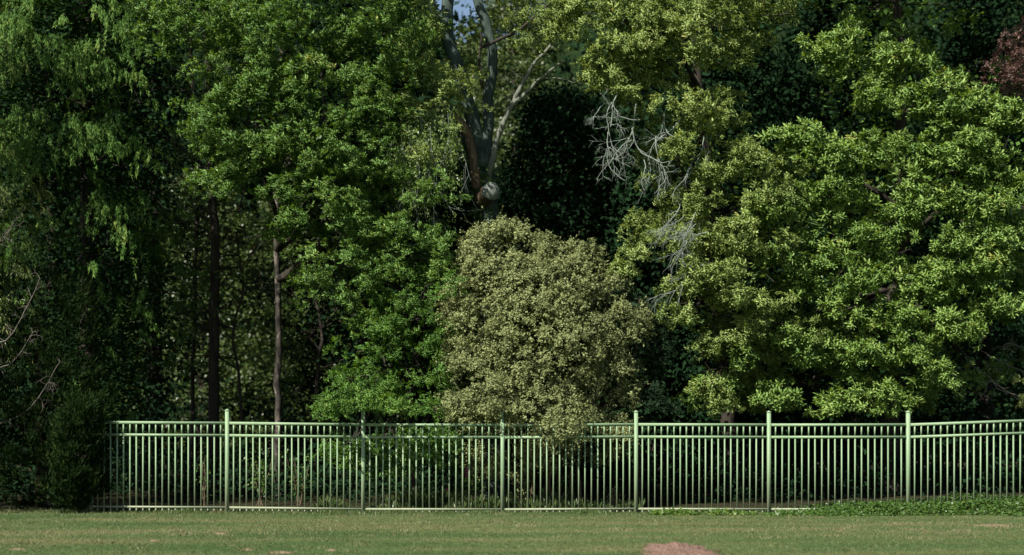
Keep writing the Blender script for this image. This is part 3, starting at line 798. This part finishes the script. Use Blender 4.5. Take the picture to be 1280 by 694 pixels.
# ------------------------------------------------------------------ conifers at the left
def weeping(mb, cen, out, L=.5, fingers=7, per=18, nl=.085, tone=.5):
    n = len(cen)
    h = norm(out * (1, 1, .1) + rng.normal(size=out.shape) * (.35, .35, .1)); s = norm(np.cross(h, (0, 0, 1.0)))
    Ls = L * rng.uniform(.5, 1.4, (n, 1, 1))
    a = np.linspace(.15, 1, fingers)[None, :, None] + rng.normal(size=(n, fingers, 1)) * .05
    b = rng.normal(size=(n, fingers, 1)) * .16
    root = cen[:, None] + Ls * (h[:, None] * a + s[:, None] * b) + np.array((0, 0, 1.0)) * Ls * (.25 * a - .75 * a ** 2.4)
    fl = Ls * rng.uniform(.35, .95, (n, fingers, 1)) * .62
    t = rng.random((n, fingers, per, 1))
    w = .020 * (1 - .4 * t)
    p = root[:, :, None] + fl[:, :, None] * t * (np.array((0, 0, -1.0)) + .22 * h[:, None, None]) + rng.normal(size=(n, fingers, per, 3)) * w
    d = norm(np.array((0, 0, -1.0)) + h[:, None, None] * .35 + rng.normal(size=p.shape) * .38)
    up = norm(h[:, None, None] * .9 + np.array((0, 0, .35)) + rng.normal(size=p.shape) * .35)
    N = n * fingers * per
    ct = np.repeat(rng.normal(size=n) * .14, fingers * per) + (t.ravel() - .5) * .3
    leaves(mb, p.reshape(-1, 3), d.reshape(-1, 3), up.reshape(-1, 3), nl * rng.uniform(.6, 1.3, N), 'needle', tone + ct + rng.normal(size=N) * .1)


def fronds(mb, cen, out, L=.55, per=46, w=.11, hang=1.0, width=1.0, tone=.5, nl=.11):
    """drooping (hang>0) or rising sprays: a curved axis with fine needles-bearing side sprays"""
    n_ = len(cen)
    h = norm(out * (1, 1, .15) + rng.normal(size=out.shape) * .3)
    s = norm(np.cross(h, (0, 0, 1.0)))
    Ls = L * rng.uniform(.55, 1.35, (n_, 1))
    k = per
    t = rng.random((n_, k)); side = rng.normal(size=(n_, k)) * w * (1 - .55 * t) * width
    ax = cen[:, None] + (h[:, None] * (np.sqrt(t) * .55)[..., None] + np.array((0, 0, -1.0)) * (hang * t ** 1.5)[..., None]) * Ls[:, None]
    p = ax + s[:, None] * side[..., None] + np.array((0, 0, -1.0)) * (np.abs(side) * .9 * np.sign(hang))[..., None] + rng.normal(size=ax.shape) * .015
    tan = norm(h[:, None] * (.5 / np.sqrt(t + .15))[..., None] * .5 + np.array((0, 0, -1.0)) * (hang * 1.5 * t ** .5)[..., None] + s[:, None] * (side * 3)[..., None] + rng.normal(size=ax.shape) * .16)
    up = norm(h[:, None] * .8 + np.array((0, 0, .6)) + rng.normal(size=ax.shape) * .35)
    ct = np.repeat(rng.normal(size=n_) * .13, k)
    leaves(mb, p.reshape(-1, 3), tan.reshape(-1, 3), up.reshape(-1, 3), nl * rng.uniform(.6, 1.3, n_ * k), 'needle', tone + ct + (t.ravel() - .5) * .2 + rng.normal(size=n_ * k) * .08)


SHAPES['needle'] = (np.array([(0, .13, 0), (0, -.13, 0), (1, 0, -.05)]), np.array([(0, 1, 2)]))
cb = (wx(95, 29.5), 29.5, 0)
t = thing("weeping_cypress", "tall dark cypress at the upper left with drooping blue green sprays", "conifer", cb)
m_ = MB(); tr = curve([(cb[0], 30.3, -.1), (cb[0], 30.3, 6), (cb[0] - .1, 30.3, 15)], 16, .02); tube(m_, tr, .26, .08, 12, wob=.05)
m_.build("trunk", M['bark_dark'], t, cb, smooth=True)
B = px_blobs([(95, 20, 29.3, 90, 70, 1.5), (60, 110, 29.0, 90, 70, 1.6), (150, 100, 29.3, 66, 90, 1.3), (110, 200, 28.8, 100, 70, 1.7), (40, 230, 28.8, 70, 90, 1.5), (165, 230, 29.2, 66, 90, 1.3),
              (120, 320, 28.8, 100, 60, 1.6), (110, 420, 29.4, 100, 90, 1.4), (170, 380, 29.6, 60, 100, 1.2), (150, 500, 29.8, 70, 80, 1.0), (0, 60, 29.4, 60, 80, 1.2)])
lm = MB(); limbs(lm, tr, B[:7], .05, 10)
lm.build("branches", M['bark_dark'], t, cb, smooth=True)
cen, out = shell(B, 9.0, thick=.25, thresh=.03, nscale=1.2, seed_off=5, front=.85)
keep = rng.random(len(cen)) < np.where(cen[:, 2] < wz(330, 29), .25, 1.0) * np.where(cen[:, 0] > wx(178, 29), .12, 1.0)  # sprays thinned low and at right so dark fill stands for shade
cen, out = cen[keep], out[keep]
counts['cyp'] = len(cen)
cr = MB(); weeping(cr, cen, out)
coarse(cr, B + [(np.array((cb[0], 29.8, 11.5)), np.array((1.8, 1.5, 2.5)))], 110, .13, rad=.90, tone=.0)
cr.build("crown", M['cypress'], t, cb, kind="stuff")

jb = (wx(50, 26.6), 26.6, 0)
t = thing("dark_juniper", "dense green juniper, its colour darkened for shade, reaching the lawn at the lower left", "conifer", jb)
m_ = MB(); tube(m_, curve([(jb[0], 26.6, -.1), (jb[0], 26.6, 2), (jb[0] - .1, 26.6, 3.6)], 8, .02), .12, .04, 9)
m_.build("trunk", M['bark_brown'], t, jb, smooth=True)
B = px_blobs([(40, 400, 26.8, 80, 60, 1.2), (80, 440, 26.8, 60, 60, 1.0), (30, 500, 26.3, 90, 80, 1.2), (85, 530, 26.3, 55, 70, .9), (90, 590, 26.1, 48, 50, .8), (20, 590, 25.9, 80, 52, .9), (98, 560, 25.2, 26, 46, .45), (92, 605, 25.1, 34, 34, .5), (104, 530, 25.2, 20, 30, .4), (60, 600, 25.2, 60, 38, .6), (15, 560, 25.4, 50, 60, .6), (70, 540, 25.6, 40, 50, .6), (0, 615, 25.2, 60, 24, .5), (-40, 470, 26.5, 70, 120, 1.1), (60, 610, 25.9, 70, 34, .7), (105, 565, 26.2, 34, 60, .7)])
cen, out = shell(B, 15, thick=.3, thresh=-.3, nscale=1.6, seed_off=77, front=.8)
c2, o2 = shell(px_blobs([(94, 600, 25.0, 22, 36, .3), (96, 560, 25.0, 20, 40, .3), (100, 530, 25.0, 14, 26, .25)]), 60, thick=.5, thresh=-1)
cen = np.vstack([cen, c2]); out = np.vstack([out, o2])
cr = MB(); fronds(cr, cen, out, L=.34, per=46, w=.07, hang=-.35, nl=.085, tone=.45)
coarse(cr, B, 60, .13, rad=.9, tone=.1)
cr.build("crown", M['juniper'], t, jb, kind="stuff")

# feathery tree standing mostly off the left edge
fb = (wx(-75, 26.0), 26.0, 0)
t = thing("feathery_tree", "yellow green feathery tree at the left edge reaching in with bare pale branches", "tree", fb)
m_ = MB(); tr = curve([(fb[0], 26, -.1), (fb[0] + .1, 26, 4), (fb[0], 26, 9.5)], 14, .02); tube(m_, tr, .16, .04, 10)
m_.build("trunk", M['bark_grey'], t, fb, smooth=True)
B = px_blobs([(-10, 300, 26.3, 44, 60, .7), (10, 240, 26.6, 40, 50, .7), (-5, 400, 26.0, 44, 60, .6), (20, 350, 26.3, 30, 40, .5), (-70, 250, 25.6, 80, 160, 1.2), (-90, 60, 25.6, 100, 120, 1.3), (-60, -90, 25.4, 120, 70, 1.2), (-90, 460, 25.6, 60, 100, .9), (-110, 375, 23.9, 75, 80, 1.0), (-140, 440, 24.0, 60, 70, .8)])  # the two nearest blobs are unseen, added to shade the juniper
cen, out = shell(B, 7, thick=.6, thresh=-.12, nscale=1.6, seed_off=57, front=.5)
cr = MB(); fronds(cr, cen, out, L=.42, per=44, w=.10, hang=.5, nl=.08)
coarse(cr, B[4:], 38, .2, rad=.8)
cr.build("crown", M['feather'], t, fb, kind="stuff")
for ctrl, r_ in (([(-40, 545), (0, 530), (25, 519), (42, 505), (60, 478), (72, 455)], .017), ([(-50, 480), (0, 460), (18, 450), (42, 415)], .016), ([(-30, 400), (0, 428), (20, 410), (36, 380), (50, 348)], .017), ([(-20, 320), (2, 300), (20, 275)], .012)):
    m2 = MB(); cc = curve([P(a, b, 25.2 - .004 * a) for a, b in ctrl], 16, .006); tube(m2, cc, r_, r_ * .35, 6)
    for k in range(16):
        i = rng.integers(4, 16); twig(m2, cc[i], norm(rng.normal(size=3) * (1, .6, 1) + (.3, 0, .1)), rng.uniform(.12, .38), .005, 1, kids=3, bend=.3)
    m2.build("bare_branch", M['bare'], t, fb, smooth=True)

# ------------------------------------------------------------------ slender trees in the dark gap at the left
def slender(label, px, Y, ctrl, r0, r1, bark, side_twigs, leafy=26, span=(100, 500)):
    b = (wx(px, Y), Y, 0)
    t = thing("slender_tree", label, "tree", b, None)
    m2 = MB(); cc = curve([(b[0], Y, -.1)] + [P(a, c, Y) for a, c in ctrl], 26, .012); tube(m2, cc, r0, r1, 10, wob=.06)
    m2.build("trunk", M[bark], t, b, smooth=True)
    m3 = MB(); ce = []
    for k in range(side_twigs):
        i = rng.integers(5, 24)
        s_ = 1 if rng.random() < .5 else -1
        n0 = len(m3.v)
        twig(m3, cc[i], (s_ * rng.uniform(.5, 1), rng.uniform(-.4, .4), rng.uniform(-.1, .9)), rng.uniform(.8, 1.7), .018, 2, spread=.6, bend=.13, kids=3)
        for vv in m3.v[n0 + 1::3]:
            ce.append(vv[-1])
    m3.build("branches", M['bark_dark'], t, b, smooth=True)
    ce = np.array(ce); ce = ce[rng.choice(len(ce), min(len(ce), leafy), replace=False)]
    cr = MB(); oak_clumps(cr, ce, norm(rng.normal(size=ce.shape) + (0, -.5, 0)), (.22, .08), 5, 5, .09)
    cr.build("crown", M['oak_green'], t, b, kind="stuff")
slender("dark straight trunked tree in the gap right of the cypress", 268, 31.0, [(267, 450), (269, 330), (266, 250), (262, 150), (258, 40), (256, -60)], .125, .06, 'bark_dark', 34, 110)
slender("thin leaning dark trunk between the cypress and the left oak", 238, 32.0, [(243, 400), (246, 280), (250, 180), (240, 90), (236, 0), (230, -60)], .05, .03, 'bark_dark', 24, 80)
slender("crooked dark sapling trunk between the light-flecked trunk and the small bright tree", 398, 32.0, [(396, 480), (403, 420), (392, 350), (402, 280), (410, 200), (400, 60)], .045, .03, 'bark_dark', 24, 90)
slender("crooked dark sapling trunk just right of the straight dark trunk", 305, 31.5, [(300, 480), (292, 420), (304, 360), (296, 290), (310, 200), (305, 60)], .035, .02, 'bark_dark', 26, 90)

# ------------------------------------------------------------------ evergreens with shade in their colour, filling the depth
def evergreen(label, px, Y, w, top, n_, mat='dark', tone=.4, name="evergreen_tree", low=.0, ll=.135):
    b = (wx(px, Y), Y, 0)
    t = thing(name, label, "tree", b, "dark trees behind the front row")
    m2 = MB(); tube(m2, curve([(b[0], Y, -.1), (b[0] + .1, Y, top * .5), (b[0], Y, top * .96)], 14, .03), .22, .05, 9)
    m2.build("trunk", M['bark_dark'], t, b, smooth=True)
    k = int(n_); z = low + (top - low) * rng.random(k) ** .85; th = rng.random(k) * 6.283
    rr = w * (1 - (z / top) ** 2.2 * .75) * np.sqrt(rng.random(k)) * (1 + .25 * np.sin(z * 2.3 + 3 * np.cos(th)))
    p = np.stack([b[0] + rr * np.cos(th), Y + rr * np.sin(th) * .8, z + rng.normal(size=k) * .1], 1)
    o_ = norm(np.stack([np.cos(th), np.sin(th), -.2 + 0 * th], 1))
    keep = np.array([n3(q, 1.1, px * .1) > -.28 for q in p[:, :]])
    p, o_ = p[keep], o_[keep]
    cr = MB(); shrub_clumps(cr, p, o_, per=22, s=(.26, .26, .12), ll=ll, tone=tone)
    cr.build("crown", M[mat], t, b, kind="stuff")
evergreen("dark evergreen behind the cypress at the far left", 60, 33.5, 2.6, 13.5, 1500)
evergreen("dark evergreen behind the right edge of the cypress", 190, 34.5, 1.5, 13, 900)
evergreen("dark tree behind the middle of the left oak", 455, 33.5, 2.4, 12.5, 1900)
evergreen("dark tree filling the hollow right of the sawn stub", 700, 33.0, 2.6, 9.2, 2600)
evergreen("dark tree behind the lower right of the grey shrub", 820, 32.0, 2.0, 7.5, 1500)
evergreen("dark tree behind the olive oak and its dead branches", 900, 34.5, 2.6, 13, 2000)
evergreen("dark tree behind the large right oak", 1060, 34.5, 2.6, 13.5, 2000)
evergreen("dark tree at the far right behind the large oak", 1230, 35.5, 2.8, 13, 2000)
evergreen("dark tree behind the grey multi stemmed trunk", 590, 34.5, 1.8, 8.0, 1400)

# copper tree showing through at top right
b = (wx(1290, 31.5), 31.5, 0)
t = thing("copper_tree", "reddish copper leaved tree showing through at the upper right edge", "tree", b)
m2 = MB(); tr = curve([(b[0], 31.5, -.1), (b[0], 31.5, 5), (b[0] - .2, 31.5, 10)], 12, .02); tube(m2, tr, .18, .05, 9); m2.build("trunk", M['bark_grey'], t, b, smooth=True)
B = px_blobs([(1265, 75, 29.2, 30, 30, .5), (1300, 110, 29.5, 40, 40, .6), (1310, 40, 29.5, 40, 30, .6)])
m3 = MB(); limbs(m3, tr, B, .03, 10, .012); m3.build("branches", M['bark_flecked'], t, b, smooth=True)
cen, out = shell(B, 4.5, thick=.5, thresh=-.1); cr = MB(); oak_clumps(cr, cen, out, (.22, .07), 8, 6, .09); cr.build("crown", M['copper'], t, b, kind="stuff")

# bare-limbed tree at the lower right
b = (wx(1290, 29.0), 29.0, 0)
t = thing("bare_limbed_tree", "half dead tree low at the right edge with thin bare branches", "tree", b)
m2 = MB(); tr = curve([(b[0], 29, -.1), (b[0] - .05, 29, 2), (b[0] + .1, 29, 4)], 10, .02); tube(m2, tr, .09, .04, 8); m2.build("trunk", M['bark_flecked'], t, b, smooth=True)
for ctrl in ([(1290, 500), (1250, 487), (1235, 470), (1210, 455)], [(1290, 470), (1245, 450), (1225, 436)], [(1290, 440), (1262, 430), (1240, 437)], [(1290, 510), (1240, 478), (1232, 488), (1226, 496)]):
    m3 = MB()
    cc = curve([P(ctrl[0][0], ctrl[0][1], 29.0)] + [P(a, c, 28.2) for a, c in ctrl[1:]], 14, .012); tube(m3, cc, .018, .006, 5)
    for k in range(4): twig(m3, cc[rng.integers(5, 13)], norm(rng.normal(size=3)), .3, .005, 1)
    m3.build("bough", M['bare'], t, b, smooth=True)
ex = pads([(1275, 465, 14, 12), (1275, 500, 14, 14), (1290, 440, 20, 30)], 28.3, 14)
cr = MB(); oak_clumps(cr, ex[0], ex[1], (.14, .06), 7, 6, .08); cr.build("crown", M['feather'], t, b, kind="stuff")

# ------------------------------------------------------------------ understorey behind the fence
def plant(name, label, cat, px, py_top, Y, wpx, n_, ll, mat, shape='simple', group=None, bark='bark_brown', tone=.5, py_low=None):
    b = (wx(px, Y), Y, 0)
    t = thing(name, label, cat, b, group)
    zt = wz(py_top, Y); w = wpx * Y / F
    m2 = MB(); ends = []
    for k in range(7):
        e = np.array((b[0] + rng.normal() * w * .45, Y + rng.normal() * .15, zt * rng.uniform(.55, 1)))
        cc = curve([(b[0] + rng.normal() * .04, Y, -.05), (b[0] * .5 + e[0] * .5, Y, e[2] * .55), e], 8, .01); tube(m2, cc, .012, .004, 5)
        ends += list(cc[3:])
    m2.build("stems", M[bark], t, b)
    ends = np.array(ends); i = rng.integers(0, len(ends), n_)
    p = ends[i] + rng.normal(size=(n_, 3)) * (.08, .08, .06)
    cr = MB(); leaves(cr, p, norm(rng.normal(size=(n_, 3)) + (0, -.2, -.1)), norm(rng.normal(size=(n_, 3)) * .4 + (0, -.2, 1)), ll * rng.uniform(.6, 1.2, n_), shape, tone + rng.normal(size=n_) * .2)
    cr.build("foliage", M[mat], t, b, kind="stuff")
    return t, ends
gp = "young plants growing behind the fence"
plant("sapling", "pale leafy sapling behind the second fence panel, nearest the leftmost tall post", "sapling", 325, 560, 27.2, 30, 260, .075, 'ivy', group=gp)
plant("sapling", "pale leafy sapling behind the middle of the second fence panel", "sapling", 375, 565, 27.4, 22, 160, .07, 'ivy', group=gp)
plant("sapling", "small pale sapling behind the first fence panel", "sapling", 254, 565, 27.6, 10, 60, .07, 'ivy', group=gp)
pt, ends = plant("flowering_plant", "leafy plant with small magenta flowers left of the middle fence post", "plant", 588, 585, 26.4, 34, 420, .06, 'ivy', group=None)
fl = MB()
for a, c in ((583, 588), (585, 592), (581, 594), (592, 622), (594, 628), (590, 631), (560, 612)):
    q_ = P(a, c, 26.1); k = 14
    leaves(fl, q_ + rng.normal(size=(k, 3)) * .018, norm(rng.normal(size=(k, 3))), norm(rng.normal(size=(k, 3)) + (0, -1, 0)), .035, 'simple', rng.random(k))
fl.build("flowers", M['petal'], pt, tuple(pt.location))
plant("weed_plant", "spindly reddish weed behind the fence below the shrub's right side", "plant", 770, 600, 26.2, 14, 120, .04, 'feather', group=gp)
plant("weed_plant", "spindly green weed behind the fence right of the middle post", "plant", 650, 595, 26.4, 20, 200, .05, 'blade', group=gp)
# tall grass and low growth
n = 15000
xx = rng.uniform(wx(400, 26), wx(800, 26), n); yy = rng.uniform(25.5, 27.0, n)
hm = np.array([max(.03, .16 + .45 * noise.noise(Vector((a * .9, b * 1.2, 2)))) for a, b in zip(xx, yy)])
tb = MB(); leaves(tb, np.stack([xx, yy, gh(xx, yy) - .02], 1), norm(rng.normal(size=(n, 3)) * (.4, .4, .1) + (0, 0, 1)), norm(rng.normal(size=(n, 3)) * (1, 1, .1)), hm * rng.uniform(.5, 1.3, n), 'needle', .3 + rng.normal(size=n) * .2)
o = tb.build("tall_grass", M['blade']); tag(o, "tall wild grass behind the middle of the fence", "grass", kind="stuff")
# dark undergrowth
n_ = 2000
xx = rng.uniform(-13, 13, n_); yy = rng.uniform(28.2, 36, n_)
p = np.stack([xx, yy, rng.random(n_) ** 1.3 * (.5 + 1.4 * (np.array([noise.noise(Vector((a * .5, b * .5, 1))) for a, b in zip(xx, yy)]) + .45).clip(.1, 1))], 1)
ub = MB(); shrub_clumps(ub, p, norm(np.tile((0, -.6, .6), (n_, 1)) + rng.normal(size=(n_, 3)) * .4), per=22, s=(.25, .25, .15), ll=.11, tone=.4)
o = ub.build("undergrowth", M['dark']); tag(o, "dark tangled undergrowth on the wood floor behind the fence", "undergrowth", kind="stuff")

# ------------------------------------------------------------------ sunlit trees further back and the wood beyond
def far_tree(label, px, Y, w, top, n_, mat='far', low=.6, ll=.2):
    evergreen(label, px, Y, w, top, n_, mat, .5, "far_tree", low, ll)
    bpy.data.objects[-1] if False else None
far_specs = [("sunlit olive tree seen through the gap beside the straight dark trunk", 250, 47, 3.6, 10, 2000),
             ("sunlit olive tree seen behind the light-flecked trunk", 370, 49, 3.4, 9.5, 2000),
             ("sunlit tree top behind the forks of the grey stems", 640, 52, 4.2, 17.4, 2200)]
for s_ in far_specs:
    b0 = set(bpy.data.objects)
    evergreen(s_[0], s_[1], s_[2], s_[3], s_[4], s_[5], 'far', .5, "distant_tree", .4, .13)
    for o in set(bpy.data.objects) - b0:
        if o.parent is None: o["group"] = "sunlit trees further back"
n_ = 6500
xx = rng.uniform(-24, 24, n_); yy = rng.uniform(54, 58, n_); zz = rng.random(n_) ** .9 * (21.5 + 1.5 * np.sin(xx * .5))
gapm = (xx > -4.6) & (xx < 4.0) & (zz > 17.6)
p = np.stack([xx, yy, zz], 1)[~gapm]
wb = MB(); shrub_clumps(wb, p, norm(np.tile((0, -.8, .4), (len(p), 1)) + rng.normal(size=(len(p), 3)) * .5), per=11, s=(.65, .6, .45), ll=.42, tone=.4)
o = wb.build("far_woodland", M['dark']); tag(o, "dense dark woodland closing off the distance", "woodland", kind="stuff")
M['hill'] = noise_mat("wooded_slope", [(.3, (.006, .014, .005)), (.7, (.022, .040, .014))], freq=.8, bump=1.0, spec=.02, dist=1.0)
hx = np.linspace(-120, 120, 300); hv = []
for k in range(12):
    for x in hx:
        t_ = k / 11
        hv.append((x, 60 + 12 * t_, -.5 + (27 - 5.5 * math.exp(-((x + .9) / 3.6) ** 4)) * t_ ** .30 * (1 + .03 * math.sin(x * .05) + .05 * n3((x, k * 4, 0), .3))))
hf = []
for k in range(11):
    for i_ in range(299):
        a = k * 300 + i_; hf += [(a, a + 1, a + 301), (a, a + 301, a + 300)]
hm_ = MB(); hm_.add(hv, hf); hm_.build("hill", M['hill'], kind="structure", smooth=True)
